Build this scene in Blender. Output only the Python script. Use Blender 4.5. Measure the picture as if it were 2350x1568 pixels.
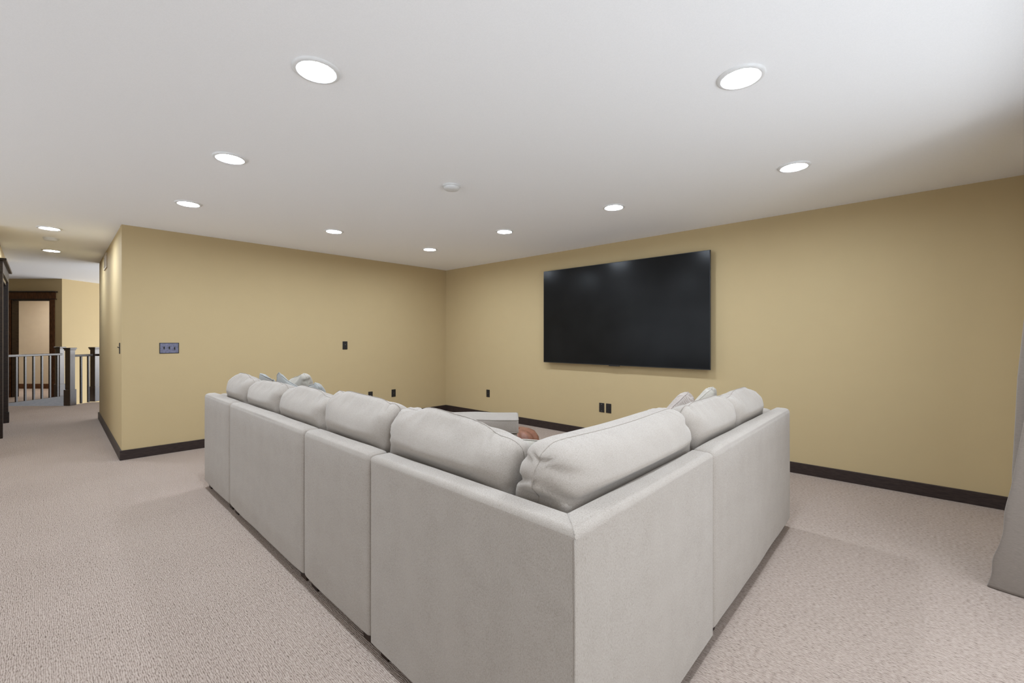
import bpy, bmesh, math, random
import numpy as np
from mathutils import Vector, Matrix

random.seed(4)
SC = bpy.context.scene
for o in list(bpy.data.objects):
    bpy.data.objects.remove(o, do_unlink=True)
COL = SC.collection
PI = math.pi

# ------------------------------------------------------------------ camera
CAMZ = 1.264
HEAD = math.radians(42.85)                       # heading measured from +X
cam_d = bpy.data.cameras.new('camera')
cam = bpy.data.objects.new('camera', cam_d)
COL.objects.link(cam)
cam.location = (0, 0, CAMZ)
cam.rotation_euler = (PI / 2, 0, HEAD - PI / 2)
cam_d.sensor_width = 36.0
cam_d.lens = 36.0 * 1008.0 / 2350.0
cam_d.shift_y = -8.0 / 2350.0
cam_d.clip_start = 0.02
SC.camera = cam

# ------------------------------------------------------------------ world, daylight, exposure
SC.view_settings.view_transform = 'Standard'
SC.view_settings.look = 'None'
SC.view_settings.gamma = 1.0
SC.view_settings.use_curve_mapping = False
SC.view_settings.exposure = 0.0

W = bpy.data.worlds.new('world')
SC.world = W
W.use_nodes = True
W.node_tree.nodes['Background'].inputs[0].default_value = (0.88, 0.955, 1.05, 1)
W.node_tree.nodes['Background'].inputs[1].default_value = 2.35

LAMP_STRENGTH = 310.0


def area(name, loc, target, sx, sy, power, color):
    d = bpy.data.lights.new(name, 'AREA')
    d.shape = 'RECTANGLE'
    d.size, d.size_y = sx, sy
    d.energy = power
    d.color = color
    o = bpy.data.objects.new(name, d)
    COL.objects.link(o)
    o.location = loc
    v = Vector(target) - Vector(loc)
    o.rotation_euler = v.to_track_quat('-Z', 'Y').to_euler()
    return o


# the sky comes in through the patio doors behind the camera and an assumed, unseen window on the left: portals guide its sampling
for args in (('portal_patio_doors', (1.31, -0.745, 1.08), (1.31, 3.0, 1.08), 3.72, 2.1), ('portal_assumed_window', (-2.73, 3.65, 1.175), (2.0, 3.65, 1.175), 6.5, 2.15)):
    p_ = area(*args, 1.0, (1, 1, 1))
    p_.data.cycles.is_portal = True
# assumed bounce light outside the doors, assumed unseen stairwell window, and a fill lamp added to brighten the room beyond the landing
area('assumed_bounce_fill', (1.25, -2.9, 0.25), (2.6, 0.6, 2.44), 0.7, 0.7, 24, (1.0, 0.99, 0.98))  # uplight added to brighten the ceiling by the doors; no deck is built
area('assumed_stair_window', (5.5, 12.5, 1.6), (0.8, 14.2, 1.4), 2.5, 2.5, 120, (1.0, 0.97, 0.92))
area('far_room_fill', (-0.22, 14.80, 2.45), (0.25, 14.6, 0.0), 0.6, 0.6, 36, (1.0, 0.98, 0.97))

# ------------------------------------------------------------------ materials


def new_mat(name):
    m = bpy.data.materials.new(name)
    m.use_nodes = True
    nt = m.node_tree
    return m, nt, nt.nodes['Principled BSDF']


def node(nt, kind, **kw):
    n = nt.nodes.new(kind)
    for k, v in kw.items():
        if k in n.inputs:
            n.inputs[k].default_value = v
        else:
            setattr(n, k, v)
    return n


def coords(nt, scale=(1, 1, 1), rot=(0, 0, 0), kind='Object'):
    t = node(nt, 'ShaderNodeTexCoord')
    mp = node(nt, 'ShaderNodeMapping')
    mp.inputs['Scale'].default_value = scale
    mp.inputs['Rotation'].default_value = rot
    nt.links.new(t.outputs[kind], mp.inputs['Vector'])
    return mp.outputs['Vector']


def ramp(nt, fac, stops):
    r = node(nt, 'ShaderNodeValToRGB')
    while len(r.color_ramp.elements) < len(stops):
        r.color_ramp.elements.new(0.5)
    for e, (p, c) in zip(r.color_ramp.elements, stops):
        e.position = p
        e.color = (*c, 1)
    nt.links.new(fac, r.inputs['Fac'])
    return r.outputs['Color']


def bump(nt, bsdf, height, strength, dist):
    b = node(nt, 'ShaderNodeBump')
    b.inputs['Strength'].default_value = strength
    b.inputs['Distance'].default_value = dist
    nt.links.new(height, b.inputs['Height'])
    nt.links.new(b.outputs['Normal'], bsdf.inputs['Normal'])


def noise_mat(name, c1, c2, scale=20, rough=0.6, stretch=(1, 1, 1), bstr=0.0, bdist=0.002,
              detail=3.0, spec=0.5, metal=0.0, lo=0.35, hi=0.65):
    m, nt, b = new_mat(name)
    v = coords(nt, stretch)
    n = node(nt, 'ShaderNodeTexNoise', Scale=scale, Detail=detail)
    nt.links.new(v, n.inputs['Vector'])
    nt.links.new(ramp(nt, n.outputs['Fac'], [(lo, c1), (hi, c2)]), b.inputs['Base Color'])
    b.inputs['Roughness'].default_value = rough
    b.inputs['Metallic'].default_value = metal
    b.inputs['Specular IOR Level'].default_value = spec
    if bstr:
        bump(nt, b, n.outputs['Fac'], bstr, bdist)
    return m


def fabric_mat(name, dark, mid, light, fine=1.0, sheen=0.15):
    """Heathered woven linen: two crossed thread directions plus slubs."""
    m, nt, b = new_mat(name)
    a = node(nt, 'ShaderNodeTexNoise', Scale=230 * fine, Detail=2.0)
    nt.links.new(coords(nt, (1, 1, 7)), a.inputs['Vector'])
    c = node(nt, 'ShaderNodeTexNoise', Scale=230 * fine, Detail=2.0)
    nt.links.new(coords(nt, (5, 5, 0.8)), c.inputs['Vector'])
    f = node(nt, 'ShaderNodeTexNoise', Scale=9.0, Detail=3.0)
    nt.links.new(coords(nt), f.inputs['Vector'])
    mx = node(nt, 'ShaderNodeMath', operation='ADD')
    nt.links.new(a.outputs['Fac'], mx.inputs[0])
    nt.links.new(c.outputs['Fac'], mx.inputs[1])
    m2 = node(nt, 'ShaderNodeMath', operation='MULTIPLY_ADD')
    nt.links.new(f.outputs['Fac'], m2.inputs[0])
    m2.inputs[1].default_value = 0.22
    nt.links.new(mx.outputs[0], m2.inputs[2])
    m3 = node(nt, 'ShaderNodeMath', operation='MULTIPLY')
    nt.links.new(m2.outputs[0], m3.inputs[0])
    m3.inputs[1].default_value = 0.45
    nt.links.new(ramp(nt, m3.outputs[0], [(0.36, dark), (0.47, mid), (0.62, light)]), b.inputs['Base Color'])
    b.inputs['Roughness'].default_value = 0.92
    b.inputs['Specular IOR Level'].default_value = 0.15
    b.inputs['Sheen Weight'].default_value = sheen
    bump(nt, b, mx.outputs[0], 0.25, 0.0012)
    return m


M = {}
M['wall'] = noise_mat('olive_tan_wall_paint', (0.464, 0.356, 0.193), (0.469, 0.360, 0.195), 6, 0.75, bstr=0.05, bdist=0.001, spec=0.3)
M['wall_far'] = noise_mat('beige_wall_paint', (0.50, 0.42, 0.32), (0.52, 0.44, 0.335), 6, 0.75, spec=0.3)
M['ceiling'] = noise_mat('white_ceiling_paint', (0.86, 0.86, 0.86), (0.89, 0.89, 0.89), 260, 0.9, bstr=0.12, bdist=0.0015, spec=0.2)
M['dark_wood'] = noise_mat('dark_stained_wood', (0.012, 0.007, 0.005), (0.034, 0.019, 0.012), 14, 0.38, (1, 1, 9), 0.1, 0.001, spec=0.3)
M['base_wood'] = noise_mat('dark_stained_baseboard_wood', (0.019, 0.011, 0.009), (0.036, 0.022, 0.018), 20, 0.5, (1, 1, 8), 0.08, 0.001, spec=0.35)
M['brown_wood'] = noise_mat('brown_stained_wood', (0.055, 0.021, 0.008), (0.12, 0.048, 0.018), 12, 0.55, (6, 6, 1), 0.1, 0.001, spec=0.15)
M['white_trim'] = noise_mat('white_enamel', (0.70, 0.70, 0.69), (0.74, 0.74, 0.73), 30, 0.45)
M['plastic_white'] = noise_mat('white_plastic', (0.66, 0.66, 0.65), (0.70, 0.70, 0.69), 30, 0.5)
M['plate_black'] = noise_mat('black_plastic', (0.010, 0.009, 0.009), (0.016, 0.014, 0.013), 60, 0.4)
M['plate_bronze'] = noise_mat('aged_bronze_plate', (0.10, 0.10, 0.15), (0.16, 0.16, 0.23), 70, 0.45, bstr=0.1, bdist=0.0005)
M['plate_edge'] = noise_mat('black_bronze_edge', (0.010, 0.009, 0.008), (0.02, 0.018, 0.015), 60, 0.4)
M['screw'] = noise_mat('steel_screw', (0.35, 0.35, 0.36), (0.45, 0.45, 0.46), 80, 0.35, metal=0.8)
M['tv_body'] = noise_mat('black_television_case', (0.006, 0.006, 0.006), (0.010, 0.010, 0.010), 40, 0.45)
M['vent'] = noise_mat('beige_vent_enamel', (0.42, 0.35, 0.25), (0.45, 0.37, 0.27), 40, 0.5)
M['dark_gap'] = noise_mat('dark_underside_cloth', (0.012, 0.010, 0.009), (0.02, 0.017, 0.015), 60, 0.9)
M['linen'] = fabric_mat('oatmeal_linen', (0.215, 0.184, 0.150), (0.323, 0.283, 0.243), (0.386, 0.344, 0.301))
M['linen_cushion'] = fabric_mat('oatmeal_linen_cushion', (0.225, 0.193, 0.16), (0.324, 0.284, 0.244), (0.384, 0.342, 0.299), 1.1)
M['linen_seam'] = noise_mat('linen_seam_thread', (0.245, 0.215, 0.183), (0.30, 0.264, 0.225), 200, 0.95, spec=0.1)
M['pale_cloth'] = fabric_mat('pale_blue_grey_cloth', (0.23, 0.228, 0.212), (0.30, 0.298, 0.278), (0.35, 0.348, 0.327), 0.9)
M['cream_cloth'] = fabric_mat('cream_cloth', (0.31, 0.28, 0.235), (0.39, 0.355, 0.30), (0.45, 0.415, 0.36), 0.9)
M['leather'] = noise_mat('brown_leather', (0.20, 0.085, 0.05), (0.30, 0.135, 0.085), 14, 0.5, bstr=0.1, bdist=0.002)

# leafy printed cloth for two throw pillows
m, nt, b = new_mat('taupe_swirl_printed_cloth')
wv = node(nt, 'ShaderNodeTexWave', Scale=14.0, Distortion=12.0, Detail=2.0)
nt.links.new(coords(nt, (1, 1, 1)), wv.inputs['Vector'])
nt.links.new(ramp(nt, wv.outputs['Fac'], [(0.25, (0.30, 0.25, 0.215)), (0.6, (0.38, 0.33, 0.29))]), b.inputs['Base Color'])
b.inputs['Roughness'].default_value = 0.9
M['print_cloth'] = m

# television glass
m, nt, b = new_mat('dark_television_glass')
n = node(nt, 'ShaderNodeTexNoise', Scale=3.0, Detail=1.0)
nt.links.new(coords(nt), n.inputs['Vector'])
nt.links.new(ramp(nt, n.outputs['Fac'], [(0.3, (0.007, 0.007, 0.0071)), (0.7, (0.010, 0.010, 0.0101))]), b.inputs['Base Color'])
b.inputs['Roughness'].default_value = 0.22
b.inputs['Specular IOR Level'].default_value = 0.12
M['screen'] = m

# satin curtain
m, nt, b = new_mat('grey_taupe_satin')
n = node(nt, 'ShaderNodeTexNoise', Scale=60.0, Detail=3.0)
nt.links.new(coords(nt, (1, 1, 9)), n.inputs['Vector'])
nt.links.new(ramp(nt, n.outputs['Fac'], [(0.35, (0.165, 0.135, 0.110)), (0.65, (0.200, 0.166, 0.137))]), b.inputs['Base Color'])
b.inputs['Roughness'].default_value = 0.5
b.inputs['Sheen Weight'].default_value = 0.2
bump(nt, b, n.outputs['Fac'], 0.1, 0.001)
M['curtain'] = m

# lamp diffuser: gives off light
m, nt, b = new_mat('lit_lamp_diffuser')
n = node(nt, 'ShaderNodeTexNoise', Scale=5.0)
nt.links.new(coords(nt), n.inputs['Vector'])
nt.links.new(ramp(nt, n.outputs['Fac'], [(0.0, (0.845, 0.955, 1.09)), (1.0, (0.855, 0.96, 1.09))]), b.inputs['Emission Color'])
b.inputs['Base Color'].default_value = (0.8, 0.8, 0.8, 1)
b.inputs['Emission Strength'].default_value = LAMP_STRENGTH
M['diffuser'] = m

# loop carpet in rows running along +Y
m, nt, b = new_mat('pinkish_beige_loop_carpet')
w1 = node(nt, 'ShaderNodeTexWave', wave_type='BANDS', bands_direction='X', Scale=48.0, Distortion=7.0, Detail=2.0)
w1.inputs['Detail Scale'].default_value = 1.6
nt.links.new(coords(nt, (1, 0.35, 1)), w1.inputs['Vector'])
n1 = node(nt, 'ShaderNodeTexNoise', Scale=170.0, Detail=2.0)
nt.links.new(coords(nt, (1.0, 0.36, 1)), n1.inputs['Vector'])
n2 = node(nt, 'ShaderNodeTexNoise', Scale=420.0, Detail=1.0)
nt.links.new(coords(nt), n2.inputs['Vector'])
n3 = node(nt, 'ShaderNodeTexNoise', Scale=1.6, Detail=2.0)
nt.links.new(coords(nt), n3.inputs['Vector'])
ma = node(nt, 'ShaderNodeMath', operation='MULTIPLY')
nt.links.new(w1.outputs['Fac'], ma.inputs[0]); ma.inputs[1].default_value = 0.30
mb = node(nt, 'ShaderNodeMath', operation='MULTIPLY_ADD')
nt.links.new(n1.outputs['Fac'], mb.inputs[0]); mb.inputs[1].default_value = 0.75
nt.links.new(ma.outputs[0], mb.inputs[2])
mc = node(nt, 'ShaderNodeMath', operation='MULTIPLY_ADD')
nt.links.new(n2.outputs['Fac'], mc.inputs[0]); mc.inputs[1].default_value = 0.28
nt.links.new(mb.outputs[0], mc.inputs[2])
md = node(nt, 'ShaderNodeMath', operation='MULTIPLY_ADD')
nt.links.new(n3.outputs['Fac'], md.inputs[0]); md.inputs[1].default_value = 0.10
nt.links.new(mc.outputs[0], md.inputs[2])
cr = ramp(nt, md.outputs[0], [(0.42, (0.13, 0.096, 0.078)), (0.60, (0.325, 0.257, 0.214)), (0.88, (0.465, 0.383, 0.328))])
nt.links.new(cr, b.inputs['Base Color'])
b.inputs['Roughness'].default_value = 1.0
b.inputs['Specular IOR Level'].default_value = 0.05
bump(nt, b, mc.outputs[0], 0.55, 0.006)
M['carpet'] = m

# ------------------------------------------------------------------ helpers


def link(name, verts, faces, mat, parent=None, loc=(0, 0, 0), rotz=0.0, smooth=False, sharp=None):
    me = bpy.data.meshes.new(name)
    me.from_pydata([tuple(v) for v in verts], [], [tuple(f) for f in faces])
    bmx = bmesh.new(); bmx.from_mesh(me)
    bmesh.ops.recalc_face_normals(bmx, faces=bmx.faces)
    bmx.to_mesh(me); bmx.free()
    me.materials.append(mat)
    if smooth:
        me.polygons.foreach_set('use_smooth', [True] * len(me.polygons))
        if sharp:
            me.set_sharp_from_angle(angle=math.radians(sharp))
    o = bpy.data.objects.new(name, me)
    COL.objects.link(o)
    o.location = loc
    o.rotation_euler = (0, 0, rotz)
    if parent:
        o.parent = parent
    return o


def thing(name, label, cat, loc=(0, 0, 0), rotz=0.0, group=None):
    o = bpy.data.objects.new(name, None)
    o.empty_display_size = 0.05
    COL.objects.link(o)
    o.location = loc
    o.rotation_euler = (0, 0, rotz)
    o['label'] = label
    o['category'] = cat
    if group:
        o['group'] = group
    return o


def struct(o):
    o['kind'] = 'structure'
    return o


def merge(*parts):
    V, F = [], []
    for v, f in parts:
        n = len(V)
        V += [tuple(p) for p in v]
        F += [tuple(i + n for i in q) for q in f]
    return V, F


def box(x0, x1, y0, y1, z0, z1):
    v = [(x0, y0, z0), (x1, y0, z0), (x1, y1, z0), (x0, y1, z0), (x0, y0, z1), (x1, y0, z1), (x1, y1, z1), (x0, y1, z1)]
    f = [(0, 3, 2, 1), (4, 5, 6, 7), (0, 1, 5, 4), (1, 2, 6, 5), (2, 3, 7, 6), (3, 0, 4, 7)]
    return v, f


def bevel(vf, w, seg=2):
    bm = bmesh.new()
    vs = [bm.verts.new(p) for p in vf[0]]
    for q in vf[1]:
        bm.faces.new([vs[i] for i in q])
    bmesh.ops.recalc_face_normals(bm, faces=bm.faces)
    es = [e for e in bm.edges if len(e.link_faces) == 2 and e.calc_face_angle(0) > 0.5]
    bmesh.ops.bevel(bm, geom=es, offset=w, segments=seg, profile=0.5, affect='EDGES')
    bm.verts.index_update()
    V = [tuple(v.co) for v in bm.verts]
    F = [tuple(v.index for v in f.verts) for f in bm.faces]
    bm.free()
    return V, F


def prism(poly, z0, z1):
    n = len(poly)
    v = [(x, y, z0) for x, y in poly] + [(x, y, z1) for x, y in poly]
    f = [tuple(range(n - 1, -1, -1)), tuple(range(n, 2 * n))]
    f += [(i, (i + 1) % n, n + (i + 1) % n, n + i) for i in range(n)]
    return v, f


def lathe(profile, seg=40, cap0=True, cap1=True, lobes=0, amp=0.0):
    V, F = [], []
    for r, z in profile:
        for k in range(seg):
            a = 2 * PI * k / seg
            rr = r * (1 - amp * abs(math.sin(lobes * a / 2)) ** 6 if lobes else 1)
            V.append((rr * math.cos(a), rr * math.sin(a), z))
    for i in range(len(profile) - 1):
        for k in range(seg):
            k2 = (k + 1) % seg
            F.append((i * seg + k, i * seg + k2, (i + 1) * seg + k2, (i + 1) * seg + k))
    if cap0:
        F.append(tuple(range(seg - 1, -1, -1)))
    if cap1:
        F.append(tuple((len(profile) - 1) * seg + k for k in range(seg)))
    return V, F


def tube(pts, r, seg=6, closed=False):
    pts = [Vector(p) for p in pts]
    n = len(pts)
    V, F = [], []
    for i, p in enumerate(pts):
        a = pts[(i - 1) % n] if (closed or i > 0) else p
        c = pts[(i + 1) % n] if (closed or i < n - 1) else p
        t = (c - a).normalized() if (c - a).length > 1e-9 else Vector((1, 0, 0))
        up = Vector((0, 0, 1)) if abs(t.z) < 0.9 else Vector((0, 1, 0))
        s = t.cross(up).normalized()
        u = s.cross(t)
        for k in range(seg):
            an = 2 * PI * k / seg
            V.append(tuple(p + s * (r * math.cos(an)) + u * (r * math.sin(an))))
    for i in range(n if closed else n - 1):
        j = (i + 1) % n
        for k in range(seg):
            k2 = (k + 1) % seg
            F.append((i * seg + k, i * seg + k2, j * seg + k2, j * seg + k))
    if not closed:
        F.append(tuple(range(seg - 1, -1, -1)))
        F.append(tuple((n - 1) * seg + k for k in range(seg)))
    return V, F


def axis_cuts(L, r, step):
    k = [0, r * 0.12, r * 0.35, r * 0.65, r]
    mid = max(1, int(round((L - 2 * r) / step)))
    inner = [r + (L - 2 * r) * i / mid for i in range(1, mid)]
    return k + inner + [L - q for q in reversed(k)]


def upholstered(sx, sy, sz, r=0.03, puff=0.006, step=0.09, seed=0, wrinkle=0.0015):
    """Rounded, slightly stuffed box from the origin to (sx, sy, sz)."""
    rnd = random.Random(seed)
    ph = [rnd.uniform(0, 6.28) for _ in range(8)]
    S = (sx, sy, sz)
    A = [axis_cuts(s, min(r, s * 0.45), step) for s in S]
    idx, V, F = {}, [], []

    def put(p):
        key = tuple(round(c, 6) for c in p)
        if key in idx:
            return idx[key]
        q = list(p)
        rr = [min(r, s * 0.45) for s in S]
        inn = [min(max(q[i], rr[i]), S[i] - rr[i]) for i in range(3)]
        d = Vector((q[i] - inn[i] for i in range(3)))
        if d.length > 1e-9:
            nrm = d.normalized()
            q = [inn[i] + nrm[i] * rr[i] for i in range(3)]
        else:
            nrm = Vector((0, 0, 0))
        e = 1.0
        for i in range(3):
            t = p[i] / S[i]
            if abs(nrm[i]) < 0.6:
                e *= (4 * t * (1 - t)) ** 0.5
        wob = math.sin(7 * q[0] + ph[0]) * math.sin(6 * q[2] + ph[1]) + math.sin(13 * q[0] + 9 * q[2] + ph[2]) * 0.6 \
            + math.sin(8 * q[1] + 11 * q[2] + ph[3]) * 0.5
        off = (puff * e + wrinkle * wob * e) * (1 - 0.9 * abs(nrm[0]))
        q = [q[i] + nrm[i] * off for i in range(3)]
        idx[key] = len(V)
        V.append(tuple(q))
        return idx[key]

    for ax in range(3):
        b_, c_ = (ax + 1) % 3, (ax + 2) % 3
        for side in (0.0, S[ax]):
            for i in range(len(A[b_]) - 1):
                for j in range(len(A[c_]) - 1):
                    q = []
                    for (bi, cj) in ((i, j), (i + 1, j), (i + 1, j + 1), (i, j + 1)):
                        p = [0, 0, 0]
                        p[ax] = side; p[b_] = A[b_][bi]; p[c_] = A[c_][cj]
                        q.append(put(p))
                    if len(set(q)) == 4:
                        F.append(tuple(q))
    return V, F


def shift(vf, d):
    return [(v[0] + d[0], v[1] + d[1], v[2] + d[2]) for v in vf[0]], vf[1]


# ---- stuffed cushions: two cloth panels sewn along the rim and inflated with stretch constraints
def inflate(w, h, vol, nx=40, ny=32, seed=0, steps=90, squir=0.18, grav=0.0):
    rng = np.random.default_rng(seed)
    u = np.linspace(-1, 1, nx + 1)
    v = np.linspace(-1, 1, ny + 1)
    U, Vv = np.meshgrid(u, v, indexing='ij')
    X = 0.5 * w * U * np.sqrt(1 - squir * Vv ** 2)
    Z = 0.5 * h * Vv * np.sqrt(1 - squir * U ** 2)
    flat = np.stack([X, np.zeros_like(X), Z], -1)
    P = np.stack([flat.copy(), flat.copy()])
    dome = (1 - U ** 4) * (1 - Vv ** 4)
    amp = 0.02 * dome + 0.0015 * rng.standard_normal(dome.shape) * (dome > 0.02)
    P[0, ..., 1] -= amp
    P[1, ..., 1] += amp
    rim = np.zeros(dome.shape, bool)
    rim[0] = rim[-1] = True
    rim[:, 0] = rim[:, -1] = True
    prev = P.copy()
    offs = [(1, 0), (0, 1), (1, 1), (1, -1)]

    def sl(o, n):
        a = slice(0, n - o) if o >= 0 else slice(-o, n)
        b = slice(o, n) if o >= 0 else slice(0, n + o)
        return a, b
    rest, sel, cnt = [], [], np.zeros(dome.shape)
    for (a, b) in offs:
        xa, xb = sl(a, nx + 1)
        ya, yb = sl(b, ny + 1)
        sel.append(((xa, ya), (xb, yb)))
        rest.append(np.linalg.norm(flat[xb, yb] - flat[xa, ya], axis=-1))
        cnt[xa, ya] += 1
        cnt[xb, yb] += 1
    omega = 1.5
    for s in range(steps):
        vel = (P - prev) * 0.86
        prev = P.copy()
        # normals
        dx = np.gradient(P, axis=1)
        dz = np.gradient(P, axis=2)
        N = np.cross(dx, dz)
        N[0] *= 1.0
        N[1] *= -1.0
        vol_now = -(P[0, ..., 1] - P[1, ..., 1]).clip(-1, 0).sum() * (w / nx) * (h / ny)
        press = max(0.0, (vol - vol_now) / vol)
        areas = np.linalg.norm(N, axis=-1, keepdims=True) + 1e-12
        # front panel (0) faces -y
        Nn = N / areas
        sgn = np.sign(Nn[..., 1:2])
        want = np.array([-1.0, 1.0])[:, None, None, None]
        avg_flip = np.where((sgn * want).mean(axis=(1, 2), keepdims=True) < 0, -1.0, 1.0)
        P = P + vel + Nn * avg_flip * 0.010 * press * 1.0
        P[..., 2] -= grav
        for it in range(9):
            C = np.zeros_like(P)
            for (A_, B_), L in zip(sel, rest):
                d = P[:, B_[0], B_[1]] - P[:, A_[0], A_[1]]
                ln = np.linalg.norm(d, axis=-1) + 1e-9
                k = ((ln - L) / ln)
                k = np.where(k > 0, k, k * 0.25)
                c = d * (0.5 * k)[..., None]
                C[:, A_[0], A_[1]] += c
                C[:, B_[0], B_[1]] -= c
            P = P + C * (omega / cnt[..., None]) * 1.0
            r = 0.5 * (P[0][rim] + P[1][rim])
            P[0][rim] = r
            P[1][rim] = r
        # a little bending stiffness
        if s % 2 == 0:
            Lp = P.copy()
            Lp[:, 1:-1, 1:-1] = 0.25 * (P[:, 2:, 1:-1] + P[:, :-2, 1:-1] + P[:, 1:-1, 2:] + P[:, 1:-1, :-2])
            P = P + 0.10 * (Lp - P)
            r = 0.5 * (P[0][rim] + P[1][rim])
            P[0][rim] = r
            P[1][rim] = r
    return P


def cushion_mesh(P, dims, bottom_heavy=0.0, blunt=1.0, corner=0.0, puckers=()):
    """Scale to dims (w, t, h), centre, return verts, faces, rim loop."""
    P = P.copy()
    for _ in range(4):                                  # even out the sewn rim
        for ax in (0, 1):
            for e in (0, -1):
                q = P[:, e] if ax == 0 else P[:, :, e]
                q[:, 1:-1] = 0.5 * q[:, 1:-1] + 0.25 * (q[:, :-2] + q[:, 2:])
    mn = P.reshape(-1, 3).min(0)
    mx = P.reshape(-1, 3).max(0)
    P = (P - 0.5 * (mn + mx)) / (mx - mn) * np.array(dims)
    if blunt != 1.0:
        ym = 0.5 * dims[1]
        P[..., 1] = np.sign(P[..., 1]) * ym * (np.abs(P[..., 1]) / ym) ** blunt
    if corner:
        a = P[..., 0] / (0.5 * dims[0])
        c = P[..., 2] / (0.5 * dims[2])
        P[..., 0] *= np.sqrt(1 - corner * np.abs(c) ** 5)
        P[..., 2] *= np.sqrt(1 - corner * np.abs(a) ** 5)
        mn = P.reshape(-1, 3).min(0)
        mx = P.reshape(-1, 3).max(0)
        P = (P - 0.5 * (mn + mx)) / (mx - mn) * np.array(dims)
    if puckers:
        a = P[..., 0] / (0.5 * dims[0])
        c = P[..., 2] / (0.5 * dims[2])
        e = np.abs(P[..., 1]) / (0.5 * dims[1])
        for side, z0, depth, width, length, slope in puckers:
            g = np.exp(-((c - z0 - slope * e) / width) ** 2) * np.exp(-((1 - side * a).clip(0, 9) / length) ** 2) * (1.25 - e).clip(0, 1)
            P[..., 1] *= 1 - depth * g
            P[..., 0] -= side * 0.13 * depth * g * e * dims[1]
    if bottom_heavy:
        zt = P[..., 2] / dims[2]
        P[..., 1] *= (1 - bottom_heavy * zt)
    nx, ny = P.shape[1] - 1, P.shape[2] - 1
    V, F = [], []
    idf = {}
    for s in (0, 1):
        for i in range(nx + 1):
            for j in range(ny + 1):
                if s == 1 and (i in (0, nx) or j in (0, ny)):
                    idf[(1, i, j)] = idf[(0, i, j)]
                    continue
                idf[(s, i, j)] = len(V)
                V.append(tuple(P[s, i, j]))
    for s in (0, 1):
        for i in range(nx):
            for j in range(ny):
                q = (idf[(s, i, j)], idf[(s, i + 1, j)], idf[(s, i + 1, j + 1)], idf[(s, i, j + 1)])
                F.append(q if s == 0 else q[::-1])
    loop = [(i, 0) for i in range(nx)] + [(nx, j) for j in range(ny)] + [(i, ny) for i in range(nx, 0, -1)] + [(0, j) for j in range(ny, 0, -1)]
    rim = [tuple(P[0, i, j]) for i, j in loop]
    return V, F, rim


SIMS = {
    'a': inflate(0.80, 0.66, 0.082, seed=1),
    'b': inflate(0.80, 0.66, 0.086, seed=2, squir=0.26, grav=0.0004),
    'wide': inflate(1.16, 0.66, 0.130, nx=64, ny=72, seed=3, squir=0.16),
    'throw': inflate(0.56, 0.56, 0.034, nx=30, ny=30, seed=4, squir=-0.02),
}


def cushion(name, label, sim, dims, loc, rot, mat, group, seam_r=0.0016, heavy=0.12, seam_mat=None, blunt=0.72, corner=0.22, puckers=None, squeeze=None):
    if puckers is None:
        r_ = random.Random(label)
        puckers = [(sd, r_.uniform(-0.2, 0.9), r_.uniform(0.15, 0.4), r_.uniform(0.06, 0.11), r_.uniform(0.10, 0.2), r_.uniform(-0.3, 0.1)) for sd in (-1, -1, -1, 1, 1, 1)]
    V, F, rim = cushion_mesh(SIMS[sim], dims, heavy, blunt, corner, puckers)
    if squeeze:                                         # cloth pressed flat where it touches its neighbours
        Mw = Matrix.Translation(Vector(loc)) @ rot.to_matrix().to_4x4()
        Mi = Mw.inverted()
        V = [tuple(Mi @ squeeze(Mw @ Vector(p))) for p in V]
        rim = [tuple(Mi @ squeeze(Mw @ Vector(p))) for p in rim]
    root = thing(name, label, 'cushion' if 'throw' not in name else 'pillow', loc, 0, group)
    root.rotation_euler = rot
    link('cover', V, F, mat, root, smooth=True)
    link('seam', *tube(rim, seam_r, 5, True), seam_mat or M['linen_seam'], root, smooth=True)
    return root


# ------------------------------------------------------------------ setting
ZC = 2.44
WN, WE, WS = 6.05, 4.83, -0.62        # north (switch) wall, east (television) wall, south (patio door) wall


def LXY(u, d):                        # the stair landing lies diagonally to the room
    return (0.68 * u + 0.733 * d, -0.733 * u + 0.68 * d)


LROT = math.atan2(-0.733, 0.68)

floor_poly = [(-2.72, WS - 0.12), (WE, WS - 0.12), (WE, WN), (0.60, WN), (0.66, 9.44), LXY(-6.0, 8.67), LXY(-8.3, 8.67), LXY(-8.3, 8.17),
              LXY(-9.4, 8.17), LXY(-9.4, 9.37), LXY(-9.61, 9.37), LXY(-9.61, 13.0), LXY(-14.0, 13.0), (-3.66, 15.7), (-3.66, 7.0), (-2.72, 7.0)]
struct(link('floor', *prism(floor_poly, -0.25, 0.0), M['carpet']))
struct(link('ceiling', *box(-3.7, WE + 0.12, WS - 0.12, 10.5, ZC, ZC + 0.12), M['ceiling']))
struct(link('ceiling', *box(-6.0, 8.0, 10.38, 24.0, 2.53, 2.65), M['ceiling'])).name = 'ceiling_landing'

struct(link('wall_north', *box(0.585, WE + 0.12, WN, WN + 0.12, 0, ZC), M['wall']))
struct(link('wall_east', *box(WE, WE + 0.12, WS - 0.12, WN, 0, ZC), M['wall']))
# south wall with the patio door opening (behind the camera)
sx0, sx1, sz1 = -0.6, 3.22, 2.16
struct(link('wall_south', *merge(box(-2.6, sx0, WS - 0.12, WS, 0, ZC), box(sx1, WE, WS - 0.12, WS, 0, ZC),
                                 box(sx0, sx1, WS - 0.12, WS, sz1, ZC)), M['wall']))
w1 = struct(link('window_1', *merge(box(sx0, sx1, WS - 0.11, WS - 0.03, 0.0, 0.05), box(sx0, sx1, WS - 0.11, WS - 0.03, sz1 - 0.05, sz1),
                                    box(sx0, sx0 + 0.05, WS - 0.11, WS - 0.03, 0.05, sz1 - 0.05),
                                    box(sx1 - 0.05, sx1, WS - 0.11, WS - 0.03, 0.05, sz1 - 0.05)), M['dark_wood']))
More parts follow.
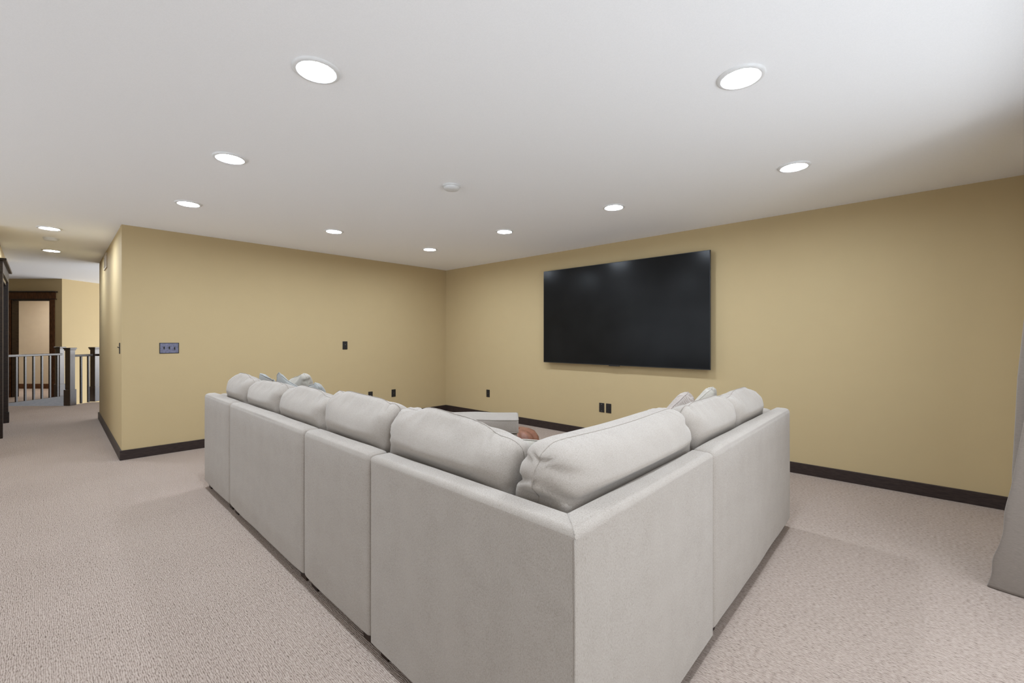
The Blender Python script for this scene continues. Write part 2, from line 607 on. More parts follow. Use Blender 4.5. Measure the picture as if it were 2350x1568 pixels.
# west wall with an assumed, unseen window opening for sky light (left of the frame)
struct(link('wall_west', *merge(box(-2.72, -2.6, WS - 0.12, 0.4, 0, ZC), box(-2.72, -2.6, 6.9, 7.12, 0, ZC),
                                box(-2.72, -2.6, 0.4, 6.9, 0, 0.1), box(-2.72, -2.6, 0.4, 6.9, 2.25, ZC)), M['wall']))
struct(link('wall_west_return', *box(-2.6, -0.33, 7.0, 7.12, 0, ZC), M['wall']))
# corridor walls
corr = [(0.585, WN + 0.12), (0.585, WN), (0.65, 9.44), (0.79, 9.44), (0.72, WN + 0.12)]
struct(link('wall_corridor_right', *prism([(0.585, WN + 0.12), (0.587, WN + 0.12), (0.65, 9.44), (0.80, 9.44), (0.75, WN + 0.12)], 0, ZC), M['wall']))
struct(link('wall_corridor_left', *merge(box(-0.45, -0.33, 7.12, 8.55, 0, ZC), box(-0.45, -0.33, 9.95, 10.22, 0, ZC),
                                         box(-0.45, -0.33, 8.55, 9.95, 2.06, ZC)), M['wall']))
# landing walls in the diagonal frame
DW = 9.37
struct(link('wall_landing', *merge(box(-9.845, -9.6, DW, DW + 0.12, 0, 2.53), box(-13.5, -10.68, DW, DW + 0.12, 0, 2.53),
                                   box(-10.68, -9.845, DW, DW + 0.12, 2.09, 2.53)), M['wall'], rotz=LROT))
struct(link('wall_light_block_left', *box(-3.82, -3.70, 7.12, 19.5, 0, 2.53), M['wall']))  # unseen wall added to keep sky light off the landing's left side
struct(link('wall_west_return', *box(-3.82, -0.45, 7.12, 7.24, 0, ZC), M['wall'])).name = 'wall_light_block_near'  # second unseen wall, added to shut out sky light on the near side
struct(link('wall_stair', *box(-9.72, -9.6, DW + 0.12, 16.0, -2.7, 2.53), M['wall'], rotz=LROT))
struct(link('wall_stair_lower', *box(-9.6, -9.42, 7.9, DW + 0.12, -2.7, -0.25), M['wall'], rotz=LROT))
struct(link('wall_far_room', *box(-13.5, -9.72, 10.98, 11.1, 0, 2.53), M['wall_far'], rotz=LROT))
struct(link('baseboard_far_room', *box(-13.5, -9.72, 10.955, 10.98, 0, 0.12), M['brown_wood'], rotz=LROT))
struct(link('floor', *box(-9.6, -3.0, 8.17, 16.0, -2.8, -2.7), M['carpet'], rotz=LROT)).name = 'floor_below'

# baseboards
BH, BT = 0.10, 0.016
struct(link('baseboard_north', *bevel(box(0.585 - BT, WE, WN - BT, WN, 0, BH), 0.003), M['base_wood']))
struct(link('baseboard_east', *bevel(box(WE - BT, WE, WS, WN - BT, 0, BH), 0.003), M['base_wood']))
struct(link('baseboard_corridor', *prism([(0.585 - BT, WN), (0.65 - BT, 9.44), (0.65 - BT, 9.456), (0.66, 9.456), (0.65, 9.44), (0.585, WN)], 0, BH), M['base_wood']))

# landing doorway: casing with crown head
d1 = struct(link('door_1', *merge(bevel(box(-9.845, -9.745, DW - 0.022, DW, 0, 2.09), 0.003),
                                  bevel(box(-10.78, -10.68, DW - 0.022, DW, 0, 2.09), 0.003)), M['brown_wood'], rotz=LROT))
link('jamb', *merge(box(-10.69, -10.66, DW - 0.005, DW + 0.125, 0, 2.09), box(-9.865, -9.835, DW - 0.005, DW + 0.125, 0, 2.09),
                    box(-10.66, -9.865, DW - 0.005, DW + 0.125, 2.06, 2.09)), M['dark_wood'], d1)
link('head_casing', *bevel(box(-10.80, -9.725, DW - 0.026, DW, 2.09, 2.235), 0.003), M['brown_wood'], d1)
link('fillet', *bevel(box(-10.82, -9.705, DW - 0.034, DW, 2.085, 2.10), 0.004), M['dark_wood'], d1)
link('crown', *bevel(box(-10.84, -9.685, DW - 0.055, DW, 2.235, 2.262), 0.006), M['dark_wood'], d1)
# corridor door on the left wall
d2 = struct(link('door_2', *merge(bevel(box(-0.33, -0.306, 9.95, 10.05, 0, 2.09), 0.003), bevel(box(-0.33, -0.306, 8.45, 8.55, 0, 2.09), 0.003)), M['dark_wood']))
link('head_casing', *bevel(box(-0.33, -0.304, 8.43, 10.07, 2.09, 2.235), 0.003), M['dark_wood'], d2)
link('crown', *bevel(box(-0.33, -0.272, 8.39, 10.11, 2.235, 2.265), 0.006), M['dark_wood'], d2)
for y0, y1 in ((8.575, 9.245), (9.255, 9.925)):
    link('door_leaf', *bevel(box(-0.40, -0.36, y0, y1, 0.01, 2.05), 0.003), M['dark_wood'], d2)
link('jamb', *merge(box(-0.45, -0.328, 9.93, 9.952, 0, 2.06), box(-0.45, -0.328, 8.548, 8.57, 0, 2.06), box(-0.45, -0.328, 8.57, 9.93, 2.04, 2.062)), M['dark_wood'], d2)
link('plinth_block', *bevel(box(-0.33, -0.298, 9.94, 10.06, 0, 0.16), 0.004), M['dark_wood'], d2)

# ------------------------------------------------------------------ ceiling fixtures
lamp_places = [
    (0.83, 1.94, 'round recessed ceiling light at upper left, the largest on the left side'),
    (2.15, 0.59, 'round recessed ceiling light at upper right, the largest on the right side'),
    (0.85, 3.30, 'recessed ceiling light of the left row, second from the camera'),
    (3.52, 0.63, 'recessed ceiling light beside the diagonal shadow near the right wall'),
    (0.89, 4.68, 'recessed ceiling light above the outer corner of the switch wall'),
    (3.51, 2.01, 'recessed ceiling light above the middle of the television'),
    (2.21, 4.72, 'recessed ceiling light halfway along the switch wall'),
    (3.49, 3.35, 'recessed ceiling light above the left end of the television'),
    (3.52, 4.75, 'recessed ceiling light nearest the inner corner of the two walls'),
    (0.08, 6.82, 'recessed ceiling light over the corridor, in front of its smoke alarm'),
    (0.12, 8.54, 'recessed ceiling light over the corridor, behind its smoke alarm'),
    (0.84, 0.60, 'recessed ceiling light overhead, nearest the camera'),
]


def make_lamp(label):
    t = thing('recessed_light', label, 'ceiling light', (0, 0, ZC), 0, 'recessed ceiling lights')
    link('trim_ring', *lathe([(0.0745, -0.0025), (0.0765, -0.009), (0.084, -0.0105), (0.094, -0.008), (0.0985, -0.004), (0.099, 0.0)], 48, False, False),
         M['white_trim'], t, smooth=True)
    link('diffuser', *lathe([(0.075, -0.0015), (0.075, -0.004), (0.06, -0.005)], 48, False, True), M['diffuser'], t, smooth=True)
    return t


def copy_tree(o, parent=None):
    c = o.copy()
    COL.objects.link(c)
    if parent:
        c.parent = parent
    for ch in list(o.children):
        copy_tree(ch, c)
    return c


lamp0 = make_lamp(lamp_places[0][2])
for i, (x, y, lab) in enumerate(lamp_places):
    t = lamp0 if i == 0 else copy_tree(lamp0)
    t.location = (x, y, ZC)
    t['label'] = lab


def smoke_alarm(x, y, label):
    t = thing('smoke_alarm', label, 'smoke alarm', (x, y, ZC), 0, 'smoke alarms')
    link('base', *lathe([(0.062, -0.012), (0.069, -0.009), (0.070, 0.0)], 40), M['plastic_white'], t, smooth=True, sharp=40)
    link('cover', *lathe([(0.030, -0.034), (0.052, -0.031), (0.060, -0.024), (0.063, -0.012)], 40), M['plastic_white'], t, smooth=True, sharp=50)
    return t


smoke_alarm(2.17, 2.65, 'white round smoke alarm in the middle of the room ceiling')
smoke_alarm(0.10, 7.50, 'white smoke alarm between the two corridor ceiling lights')

# ------------------------------------------------------------------ wall plates (local: x along wall, -y out of wall)


def plate(name, label, cat, loc, rotz, kind, group, w=0.072, h=0.117, mats=('plate_black', 'plate_black')):
    t = thing(name, label, cat, loc, rotz, group)
    link('cover_plate', *bevel(box(-w / 2, w / 2, -0.007, 0, -h / 2, h / 2), 0.0025), M[mats[0]], t)
    if kind == 'outlet':
        for z in (-0.019, 0.019):
            V, F = prism([(0.0165 * math.cos(a) , 0.0165 * math.sin(a)) for a in [2 * PI * k / 20 for k in range(20)]], 0, 0.0025)
            V = [(x, -0.007 - zz, y * 0.85 + z) for x, y, zz in V]
            link('receptacle', V, F, M[mats[1]], t)
        V, F = lathe([(0.003, 0), (0.003, 0.0015)], 10)
        link('screw', [(x, -0.007 - z, y) for x, y, z in V], F, M['screw'], t)
    elif kind == 'decora':
        link('insert', *bevel(box(-0.017, 0.017, -0.0095, -0.006, -0.034, 0.034), 0.001), M[mats[1]], t)
    elif kind == 'jack':
        link('insert', *bevel(box(-0.010, 0.010, -0.010, -0.006, -0.011, 0.011), 0.001), M[mats[1]], t)
    if kind in ('jack', 'toggle'):
        for z in (-0.042, 0.042):
            V, F = lathe([(0.004, 0), (0.0035, 0.002)], 10)
            link('screw', [(x, -0.007 - q, y + z) for x, y, q in V], F, M['screw'], t)
    return t


def toggle(t, x, up, mat):
    s = 1 if up else -1
    link('toggle_slot', *box(x - 0.006, x + 0.006, -0.0078, -0.0068, -0.013, 0.013), M['plate_edge'], t)
    V, F = box(-0.0045, 0.0045, -0.016, 0, -0.005, 0.005)
    V = [(vx + x, vy - 0.006, vz + s * (0.004 - vy * 0.6)) for vx, vy, vz in V]
    link('toggle', V, F, M[mat], t)


sw = thing('light_switch', 'wide bronze triple toggle switch plate at the left of the switch wall', 'switch', (0.978, WN, 1.153), 0)
link('cover_plate', *bevel(box(-0.0865, 0.0865, -0.006, 0, -0.059, 0.059), 0.0025), M['plate_edge'], sw)
link('face_plate', *bevel(box(-0.079, 0.079, -0.0075, -0.004, -0.052, 0.052), 0.0012), M['plate_bronze'], sw)
for k, x in enumerate((-0.046, 0.0, 0.046)):
    toggle(sw, x, k != 2, 'plate_edge')
sc = plate('light_switch', 'dark switch plate edge-on at the near end of the corridor wall', 'switch', (0.589, 6.215, 1.155), -PI / 2 - 0.0192, 'plain', None)
toggle(sc, 0.0, True, 'plate_black')
ws = plate('dimmer_switch', 'small black single switch plate high on the switch wall', 'switch', (2.993, WN, 1.158), 0, 'decora', None, mats=('plate_black', 'plate_edge'))
for z in (0.012,):
    link('indicator', *box(-0.004, 0.004, -0.0105, -0.009, z - 0.004, z + 0.004), M['screw'], ws)
plate('wall_outlet', 'black outlet low on the switch wall, farther from the corner', 'outlet', (3.392, WN, 0.40), 0, 'outlet', 'low black outlets')
plate('wall_outlet', 'black outlet low on the switch wall, nearer the corner', 'outlet', (3.788, WN, 0.40), 0, 'outlet', 'low black outlets')
plate('wall_outlet', 'single black outlet low on the television wall, left of the screen', 'outlet', (WE, 4.993, 0.39), -PI / 2, 'outlet', 'low black outlets')
plate('cable_plate', 'black plate with two bright screws under the television, left of the pair', 'outlet', (WE, 2.935, 0.388), -PI / 2, 'jack', 'plates under the television')
plate('wall_outlet', 'plain black plate under the television, right of the pair', 'outlet', (WE, 2.837, 0.388), -PI / 2, 'decora', 'plates under the television')

# return vent on the corridor wall
vt = thing('wall_vent', 'beige slatted air vent high on the corridor wall', 'vent', (0.6245, 8.1, 2.30), -PI / 2 - 0.0192)
fr = merge(box(-0.22, 0.22, -0.012, 0, 0.075, 0.10), box(-0.22, 0.22, -0.012, 0, -0.10, -0.075), box(-0.22, -0.195, -0.012, 0, -0.075, 0.075), box(0.195, 0.22, -0.012, 0, -0.075, 0.075))
link('vent_frame', *fr, M['vent'], vt)
for k in range(6):
    z = -0.0625 + 0.025 * k
    V, F = box(-0.195, 0.195, -0.010, -0.001, z - 0.004, z + 0.004)
    V = [(x, y, q - (y + 0.001) * 0.8) for x, y, q in V]
    link('slat', V, F, M['vent'], vt)

# ------------------------------------------------------------------ television
tv = thing('television', 'very large black flat television mounted on the tan wall', 'television', (WE - 0.085, 2.70, 0.93), -PI / 2)
TW, TH = 2.215, 1.252
link('case', *bevel(box(-TW / 2, TW / 2, 0.0, 0.020, 0, TH), 0.003), M['tv_body'], tv)
link('rear_housing', *bevel(box(-0.75, 0.75, 0.020, 0.05, 0.10, 0.95), 0.01), M['tv_body'], tv)
link('screen', *box(-TW / 2 + 0.006, TW / 2 - 0.006, -0.0015, 0.004, 0.010, TH - 0.006), M['screen'], tv)
link('sensor_bump', *bevel(box(-0.09, 0.05, 0.002, 0.03, -0.010, 0.004), 0.003), M['tv_body'], tv)
link('wall_bracket', *box(-0.35, 0.35, 0.05, 0.0845, 0.45, 0.85), M['tv_body'], tv)

# ------------------------------------------------------------------ sectional sofa
CX, CY = 0.885, 0.612                     # outer corner of the sofa
BTH = 0.095                               # back thickness
ZB, ZT = 0.048, 0.795
ZS = 0.44
DEP = 0.96


def foot(parent, x, y):
    V, F = prism([(-0.045, -0.03), (0.045, -0.03), (0.045, 0.03), (-0.045, 0.03)], 0, ZB + 0.01)
    V = [(vx * (0.8 if z == 0 else 1) + x, vy * (0.8 if z == 0 else 1) + y, z) for vx, vy, z in V]
    link('foot', V, F, M['dark_wood'], parent)


def sloped(vf, drop, depth):               # arm top falls away towards the front
    return [(x, y, z * (1 - drop * max(0.0, y) / depth)) for x, y, z in vf[0]], vf[1]


def section(name, label, L, loc, rotz, arm=None, seed=0, ztop=ZT):
    """local x along the run, y inwards (0 = outer back face)"""
    t = thing(name, label, 'sofa', loc, rotz, 'sections of the sectional sofa')
    g = 0.003
    x0, x1 = g, L - g
    link('back_panel', *shift(upholstered(x1 - x0, BTH, ztop - ZB, 0.028, 0.004, 0.1, seed), (x0, 0, ZB)), M['linen'], t, smooth=True)
    bx0, bx1 = x0 + 0.004, x1 - 0.004
    if arm == 'left':
        link('arm', *shift(sloped(upholstered(0.19, 0.90, ztop - ZB - 0.004, 0.04, 0.003, 0.1, seed + 3), 0.15, 0.9), (x0 + 0.003, BTH + 0.002, ZB)), M['linen'], t, smooth=True)
        bx0 = x0 + 0.196
    if arm == 'right':
        link('arm', *shift(sloped(upholstered(0.19, 0.90, ztop - ZB - 0.004, 0.05, 0.003, 0.1, seed + 3), 0.15, 0.9), (x1 - 0.193, BTH + 0.002, ZB)), M['linen'], t, smooth=True)
        bx1 = x1 - 0.196
    link('seat_base', *shift(upholstered(bx1 - bx0, DEP - BTH - 0.01, 0.20, 0.02, 0.003, 0.15, seed + 1), (bx0, BTH + 0.004, ZB)), M['linen'], t, smooth=True)
    link('seat_cushion', *shift(upholstered(bx1 - bx0, DEP - BTH - 0.01, ZS - 0.252, 0.04, 0.012, 0.1, seed + 2), (bx0, BTH + 0.004, 0.25)), M['linen_cushion'], t, smooth=True)
    for fx in (0.07, L - 0.07):
        for fy in (0.055, DEP - 0.08):
            foot(t, fx, fy)
    return t


LA = math.atan2(-1.0, -0.0180)            # local x of the left run points towards the camera
ldir = Vector((0.0180, 1.0)).normalized()


def lp(s, ztop=0):                        # point on the outer face of the left run, s from the corner
    return (CX + ldir.x * s, CY + ldir.y * s, ztop)


RA = 0.008
rdir = Vector((math.cos(RA), math.sin(RA)))


def rp(s):
    return (CX + rdir.x * s, CY + rdir.y * s, 0)


# left run: s = 1.005 .. 1.69 .. 3.06 .. 3.83
section('sofa_section', 'narrow armless sofa section left of the corner section', 0.685, lp(1.69), LA, None, 11)
section('sofa_section', 'wide armless sofa section, third from the corner along the left run', 1.37, lp(3.06), LA, None, 12)
section('sofa_section', 'left end section of the sofa, farthest from the camera', 0.775, lp(3.835), LA, 'left', 13)
section('sofa_section', 'right end section of the sofa, with the raised arm', 1.535, rp(1.005), RA, 'right', 14)

# corner section
cs = thing('sofa_section', 'corner sofa section with two backs meeting nearest the camera', 'sofa', (CX, CY, 0), 0, 'sections of the sectional sofa')
LL, LR = 1.002, 1.002


def loc2(a, b_):                          # a along the right run, b along the left run
    return Vector((rdir.x * a + ldir.x * b_, rdir.y * a + ldir.y * b_))


def lback(z0, z1):
    pts = [loc2(0, 0), loc2(LR, 0), loc2(LR, BTH), loc2(BTH, BTH), loc2(BTH, LL), loc2(0, LL)]
    V, F = prism([tuple(p) for p in pts], z0, z1)
    bm = bmesh.new()
    vs = [bm.verts.new(p) for p in V]
    for q in F:
        bm.faces.new([vs[i] for i in q])
    bmesh.ops.recalc_face_normals(bm, faces=bm.faces)
    top, side = [], []
    for e in bm.edges:
        zs = [v.co.z for v in e.verts]
        if min(zs) > z1 - 1e-4:
            top.append(e)
    bmesh.ops.bevel(bm, geom=top, offset=0.026, segments=5, profile=0.5, affect='EDGES')
    ver = [e for e in bm.edges if abs(e.verts[0].co.z - e.verts[1].co.z) > 0.3 and e.calc_face_angle(0) > 0.5]
    bmesh.ops.bevel(bm, geom=ver, offset=0.011, segments=3, profile=0.5, affect='EDGES')
    bm.verts.index_update()
    out = [tuple(v.co) for v in bm.verts], [tuple(v.index for v in f.verts) for f in bm.faces]
    bm.free()
    return out


link('back_panel', *lback(ZB, ZT), M['linen'], cs, smooth=True, sharp=28)
wp = [(loc2(0, 0) + Vector((-0.0015, -0.0015))).to_3d() for _ in range(2)]
zz = [ZB + 0.012 + (ZT - 0.035 - ZB) * k / 12 for k in range(13)]
seam_pts = [(loc2(0.002, 0.002).x + 0.0006 * math.sin(k), loc2(0.002, 0.002).y, z) for k, z in enumerate(zz)]
seam_pts += [(loc2(0.006, 0.006).x, loc2(0.006, 0.006).y, ZT - 0.012), (loc2(0.014, 0.014).x, loc2(0.014, 0.014).y, ZT - 0.004),
             (loc2(0.03, 0.03).x, loc2(0.03, 0.03).y, ZT), (loc2(0.075, 0.075).x, loc2(0.075, 0.075).y, ZT - 0.001)]
link('corner_seam', *tube(seam_pts, 0.003, 6), M['linen'], cs, smooth=True)
link('seat_base', *shift(upholstered(LR - BTH - 0.03, LL - BTH - 0.03, 0.20, 0.02, 0.003, 0.15, 21), (BTH + 0.008, BTH + 0.006, ZB)), M['linen'], cs, smooth=True)
link('seat_cushion', *shift(upholstered(LR - BTH - 0.03, LL - BTH - 0.03, ZS - 0.252, 0.04, 0.012, 0.1, 22), (BTH + 0.008, BTH + 0.006, 0.25)), M['linen_cushion'], cs, smooth=True)
for (a, b_) in ((0.06, 0.055), (0.93, 0.055), (0.06, 0.93), (0.9, 0.9)):
    p = loc2(a, b_)
    foot(cs, p.x, p.y)

# back cushions -----------------------------------------------------------------
ZQ = 0.458                                # cushions stand on the seat
GB = 'back cushions of the sectional sofa'


def soft(v, lo, k=0.012):                 # smooth lower limit
    return v if v > lo + k else lo + k * math.exp(min(0.0, (v - lo - k) / k)) * 0.999


def squeezer(side, s0, s1, t0=0.104, t1=0.352, low=None, full=False):
    """limits in the frame of a sofa run: s along the back, t away from it"""
    d_ = ldir if side == 'left' else rdir
    n_ = Vector((ldir.y, -ldir.x)) if side == 'left' else Vector((-rdir.y, rdir.x))

    def f(p):
        q = Vector((p.x - CX, p.y - CY))
        s, t, z = q.dot(d_), q.dot(n_), p.z
        s = soft(s, s0); s = -soft(-s, -s1)
        g = min(1.0, max(0.0, (ZT + 0.036 - z) / 0.034))
        t = t + (1.0 if full else g) * (soft(t, t0) - t)
        t = -soft(-t, -t1)
        if low is not None:
            s = s + g * (soft(s, low) - s)
        z = soft(z, ZQ - 0.001)
        r = d_ * s + n_ * t
        return Vector((CX + r.x, CY + r.y, z))
    return f


def left_cushion(label, sim, s0, s1, top, thick=0.27, lean=7.0, inset=0.205, yaw=0.0, roll=0.0, pk=None, lim=None):
    s = 0.5 * (s0 + s1)
    h = top - ZQ
    p = Vector(lp(s)) + Vector((inset, 0, ZQ + h * 0.5))
    # local x along -run, y inwards
    R = Matrix.Rotation(LA + math.radians(yaw), 4, 'Z') @ Matrix.Rotation(math.radians(lean), 4, 'X') @ Matrix.Rotation(math.radians(roll), 4, 'Y')
    return cushion('back_cushion', label, sim, (s1 - s0, thick, h), p, R.to_euler(), M['linen_cushion'], GB, puckers=pk, squeeze=squeezer('left', *(lim or (s0, s1))))


def right_cushion(label, sim, s0, s1, top, thick=0.27, lean=7.0, inset=0.205, yaw=0.0, roll=0.0, pk=None, lim=None):
    s = 0.5 * (s0 + s1)
    h = top - ZQ
    p = Vector(rp(s)) + Vector((0, inset, ZQ + h * 0.5))
    R = Matrix.Rotation(RA + math.radians(yaw), 4, 'Z') @ Matrix.Rotation(math.radians(lean), 4, 'X') @ Matrix.Rotation(math.radians(roll), 4, 'Y')
    return cushion('back_cushion', label, sim, (s1 - s0, thick, h), p, R.to_euler(), M['linen_cushion'], GB, puckers=pk, squeeze=squeezer('right', *(lim or (s0, s1))))


left_cushion('plump back cushion on the left arm of the corner section', 'b', 0.30, 1.09, 0.98, 0.29, roll=4.0, lim=(0.335, 1.058))
left_cushion('back cushion of the narrow section left of the corner', 'a', 1.03, 1.72, 0.99, 0.27, roll=1.5, lim=(1.061, 1.70))
left_cushion('back cushion of the wide left section, end nearer the camera', 'b', 1.69, 2.40, 0.975, 0.27, roll=2.0, lim=(1.703, 2.385))
left_cushion('back cushion of the wide left section, end farther from the camera', 'a', 2.37, 3.07, 0.965, 0.27, roll=-1.5, lim=(2.388, 3.06))
left_cushion('upright back cushion at the far left end of the sofa', 'b', 3.055, 3.62, 0.985, 0.25, inset=0.20, lim=(3.063, 3.625))
right_cushion('long back cushion with puckered end seam in the near corner', 'wide', 0.08, 1.10, 0.955, 0.34, inset=0.222, lim=(0.05, 1.088, 0.106, 0.318, 0.122),
              pk=[(-1, 0.62, 0.55, 0.04, 0.17, -0.30), (-1, 0.16, 0.50, 0.045, 0.16, -0.36), (-1, 0.40, -0.12, 0.10, 0.18, -0.3), (-1, 0.84, 0.35, 0.05, 0.15, -0.2),
                  (1, 0.85, 0.4, 0.07, 0.2, -0.1), (1, 0.3, 0.25, 0.08, 0.2, -0.2)])
right_cushion('middle back cushion of the right run', 'a', 1.08, 1.74, 0.96, 0.27, lim=(1.091, 1.725))
right_cushion('back cushion beside the right arm of the sofa', 'b', 1.71, 2.335, 0.96, 0.27, lim=(1.728, 2.335))

# throw pillows -----------------------------------------------------------------


def throw_pillow(label, x, y, top, size, yaw, lean, roll, mat, side, lim, thick=0.18):
    R = Matrix.Rotation(math.radians(yaw), 4, 'Z') @ Matrix.Rotation(math.radians(lean), 4, 'X') @ Matrix.Rotation(math.radians(roll), 4, 'Y')
    half = max(abs((R @ Vector((sx * size / 2, 0, sz * size / 2))).z) for sx in (-1, 1) for sz in (-1, 1)) * 0.94
    return cushion('throw_pillow', label, 'throw', (size, thick, size), (x, y, top - half), R.to_euler(), mat, 'throw pillows on the sofa', 0.003, 0.0, mat, 0.80, 0.34,
                   squeeze=squeezer(side, *lim, full=True))


throw_pillow('pale blue-grey throw pillow beside the far left end cushion', 1.345, 4.05, 0.945, 0.44, -98, 14, 5, M['pale_cloth'], 'left', (3.22, 3.622, 0.360, 0.56))
throw_pillow('grey throw pillow with a pointed corner behind the wide left section', 1.345, 3.63, 0.985, 0.46, -82, 10, 18, M['pale_cloth'], 'left', (2.80, 3.215, 0.360, 0.58))
throw_pillow('cream throw pillow tucked in front of the pointed grey one', 1.60, 4.00, 0.955, 0.48, -95, 10, -10, M['cream_cloth'], 'left', (3.10, 3.622, 0.565, 0.90))
throw_pillow('pale blue-grey throw pillow with a sloping edge, nearest on the left run', 1.345, 3.18, 0.95, 0.46, -88, 12, -14, M['pale_cloth'], 'left', (2.32, 2.79, 0.360, 0.60))
throw_pillow('taupe throw pillow with a swirling print on the right run', 2.56, 1.08, 0.925, 0.44, 8, 14, -10, M['print_cloth'], 'right', (1.45, 1.92, 0.360, 0.62))
throw_pillow('cream throw pillow with a pointed corner beside the swirl printed one', 2.97, 1.07, 0.935, 0.42, -6, 12, -22, M['cream_cloth'], 'right', (1.925, 2.33, 0.360, 0.62))
throw_pillow('plain low throw pillow at the inner end of the right run', 2.10, 1.08, 0.87, 0.40, 4, 14, 4, M['linen_cushion'], 'right', (1.02, 1.445, 0.360, 0.62))
throw_pillow('pale throw pillow tucked into the inner corner between two back cushions', 1.47, 1.20, 0.83, 0.36, -45, 10, 3, M['cream_cloth'], 'right', (0.36, 1.0, 0.360, 0.95))

# ottoman with a loose box cushion ------------------------------------------------
ot = thing('ottoman', 'pale grey ottoman with a piped box cushion in front of the sofa', 'ottoman', (*LXY(-0.32, 4.25), 0), LROT)
link('base', *shift(upholstered(0.74, 0.40, 0.33, 0.025, 0.004, 0.12, 31), (-0.37, -0.20, 0.05)), M['linen'], ot, smooth=True)
cu = link('top_cushion', *shift(upholstered(0.76, 0.42, 0.125, 0.022, 0.012, 0.06, 32, 0.006), (-0.38, -0.21, 0.385)), M['linen_cushion'], ot, smooth=True)


def rrect(x0, x1, y0, y1, r, z, n=5, bow=0.0):
    pts = []
    for cx, cy, a0 in ((x1 - r, y1 - r, 0), (x0 + r, y1 - r, 90), (x0 + r, y0 + r, 180), (x1 - r, y0 + r, 270)):
        for k in range(n + 1):
            a = math.radians(a0 + 90 * k / n)
            pts.append((cx + r * math.cos(a), cy + r * math.sin(a), z))
    return pts


for z in (0.504, 0.391):
    link('piping', *tube(rrect(-0.378, 0.378, -0.208, 0.208, 0.03, z), 0.005, 6, True), M['linen_seam'], cu, smooth=True)
for x in (-0.31, 0.31):
    for y in (-0.14, 0.14):
        foot(ot, x, y)

# brown pouf -----------------------------------------------------------------------
pf = thing('pouf', 'brown lobed leather pouf on the carpet beyond the ottoman', 'pouf', (*LXY(0.06, 5.0), 0), 0.3)
prof = [(0.12, 0.0), (0.20, 0.008), (0.245, 0.045), (0.255, 0.10), (0.245, 0.155), (0.21, 0.20), (0.15, 0.228), (0.08, 0.238), (0.03, 0.237)]
link('body', *lathe(prof, 72, True, True, 9, 0.12), M['leather'], pf, smooth=True)
link('button', *lathe([(0.028, 0.234), (0.03, 0.241), (0.02, 0.247)], 16), M['leather'], pf, smooth=True)

# ------------------------------------------------------------------ curtain
cur = thing('curtain', 'grey taupe satin curtain flaring onto the carpet at the right edge', 'curtain', (3.4, -0.5, 0))
# plan of the pleats: x position and how far each pleat kicks out at the floor
plan = [(3.20, 0.02, 0.02), (3.235, 0.10, 0.05), (3.26, 0.22, 0.10), (3.285, 0.275, 0.125), (3.33, 0.20, 0.08), (3.37, 0.08, 0.03),
        (3.41, 0.10, 0.06), (3.46, 0.17, 0.13), (3.50, 0.19, 0.15), (3.55, 0.12, 0.10), (3.59, 0.03, 0.02)]
NZ, SUB = 60, 5
V, F = [], []
xs = []
for i in range(len(plan) - 1):
    for k in range(SUB):
        t = k / SUB
        t = t * t * (3 - 2 * t) if False else t
        xs.append(i + t)
xs.append(len(plan) - 1)


def cr_spline(vals, t):
    i = min(int(t), len(vals) - 2)
    f = t - i
    p0, p1, p2, p3 = vals[max(i - 1, 0)], vals[i], vals[i + 1], vals[min(i + 2, len(vals) - 1)]
    return 0.5 * (2 * p1 + (p2 - p0) * f + (2 * p0 - 5 * p1 + 4 * p2 - p3) * f * f + (3 * p1 - p0 - 3 * p2 + p3) * f ** 3)


px_, py_, pm_ = [p[0] for p in plan], [p[1] for p in plan], [p[2] for p in plan]
for j in range(NZ + 1):
    z = 0.004 + 2.30 * (j / NZ) ** 1.25
    lo = max(0.0, 1 - z / 2.3)
    for t in xs:
        x = cr_spline(px_, t)
        kb, km = cr_spline(py_, t), cr_spline(pm_, t)
        k = kb + (km - kb) * min(1.0, z / 1.06) ** 0.85 if z < 1.06 else km * (1 - 0.6 * (z - 1.06) / 1.25)
        pleat = 0.018 * math.sin(t * PI / 1.5)
        # horizontal buckles where the cloth is too long near the hem
        bk = 0.006 * math.sin(z * 21 + t * 1.7) * math.exp(-((z - 0.30) / 0.18) ** 2) + 0.004 * math.sin(z * 33 - t * 1.1) * math.exp(-((z - 0.12) / 0.1) ** 2)
        V.append((x - 3.4 + 0.3 * bk, -0.025 + k + pleat * (1 - lo) * 0.5 + bk, z))
n = len(xs)
for j in range(NZ):
    for i in range(n - 1):
        F.append((j * n + i, j * n + i + 1, (j + 1) * n + i + 1, (j + 1) * n + i))
cp = link('panel', V, F, M['curtain'], cur, smooth=True)
sm = cp.modifiers.new('thickness', 'SOLIDIFY')
sm.thickness = 0.004
V, F = tube([(-4.2, -0.02, 2.32), (0.3, -0.02, 2.32)], 0.014, 12)
rod = thing('curtain_rod', 'dark curtain rod above the patio doors', 'curtain rod', (3.4, -0.5, 0))
link('rod', V, F, M['dark_wood'], rod, smooth=True, sharp=40)

# ------------------------------------------------------------------ stair railings in the landing frame


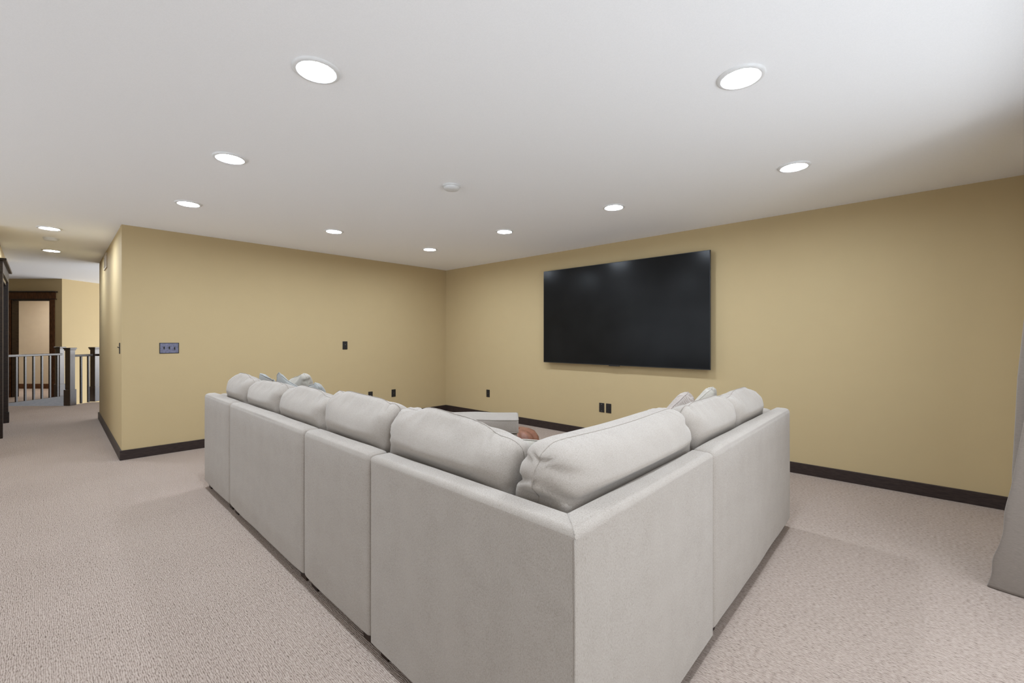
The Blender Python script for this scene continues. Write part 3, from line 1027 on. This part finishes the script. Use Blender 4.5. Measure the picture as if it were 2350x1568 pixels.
def railing(label, u, d0, d1, n_bal, newels, floor_shoe, mat_post='dark_wood'):
    t = thing('stair_railing', label, 'railing', (0, 0, 0), LROT, 'railings around the stairs')
    link('handrail', *bevel(box(u - 0.032, u + 0.032, d0, d1, 0.905, 0.948), 0.008, 2), M['rail_wood'], t)
    if floor_shoe:
        link('base_shoe', *bevel(box(u - 0.045, u + 0.035, d0, 9.36, -0.27, 0.05), 0.004), M['rail_wood'], t)
    z0 = 0.05 if floor_shoe else 0.0
    for k in range(n_bal):
        d = d0 + (d1 - d0) * (k + 0.5) / n_bal
        link('baluster', *box(u - 0.014, u + 0.014, d - 0.014, d + 0.014, z0, 0.906), M['rail_wood'], t)
    for nu, nd in newels:
        p = link('newel_post', *bevel(box(nu - 0.048, nu + 0.048, nd - 0.048, nd + 0.048, 0, 1.05), 0.004), M['newel_wood'], t)
        link('plinth', *bevel(box(nu - 0.062, nu + 0.062, nd - 0.062, nd + 0.062, 0, 0.30), 0.006), M['newel_wood'], p)
        link('post_cap', *merge(bevel(box(nu - 0.058, nu + 0.058, nd - 0.058, nd + 0.058, 1.03, 1.055), 0.005),
                                bevel(box(nu - 0.068, nu + 0.068, nd - 0.068, nd + 0.068, 1.055, 1.082), 0.006)), M['newel_wood'], p)
    return t


M['newel_wood'] = noise_mat('glossy_brown_newel_wood', (0.020, 0.010, 0.006), (0.045, 0.024, 0.014), 14, 0.3, (6, 6, 1), 0.05, 0.001, spec=0.9)
M['rail_wood'] = noise_mat('glossy_dark_rail_wood', (0.018, 0.013, 0.011), (0.04, 0.03, 0.026), 14, 0.3, (1, 1, 9), 0.05, 0.001, spec=0.6)
railing('long stair railing at left, with seven balusters before the doorway', -9.42, 8.12, 9.18, 7, [(-9.50, 9.23)], True)
railing('short stair railing between two thick newel posts, beside the corridor wall', -8.34, 8.28, 8.72, 3, [(-8.29, 8.24), (-8.34, 8.78)], False)
rr = thing('stair_railing', 'dark railing end running behind the corridor wall from the far newel', 'railing', (0, 0, 0), LROT, 'railings around the stairs')
link('handrail', *bevel(box(-8.28, -6.2, 8.75, 8.81, 0.905, 0.948), 0.008, 2), M['rail_wood'], rr)
for k in range(12):
    u = -8.15 + 0.16 * k
    link('baluster', *box(u - 0.014, u + 0.014, 8.766, 8.794, -0.2, 0.906), M['rail_wood'], rr)
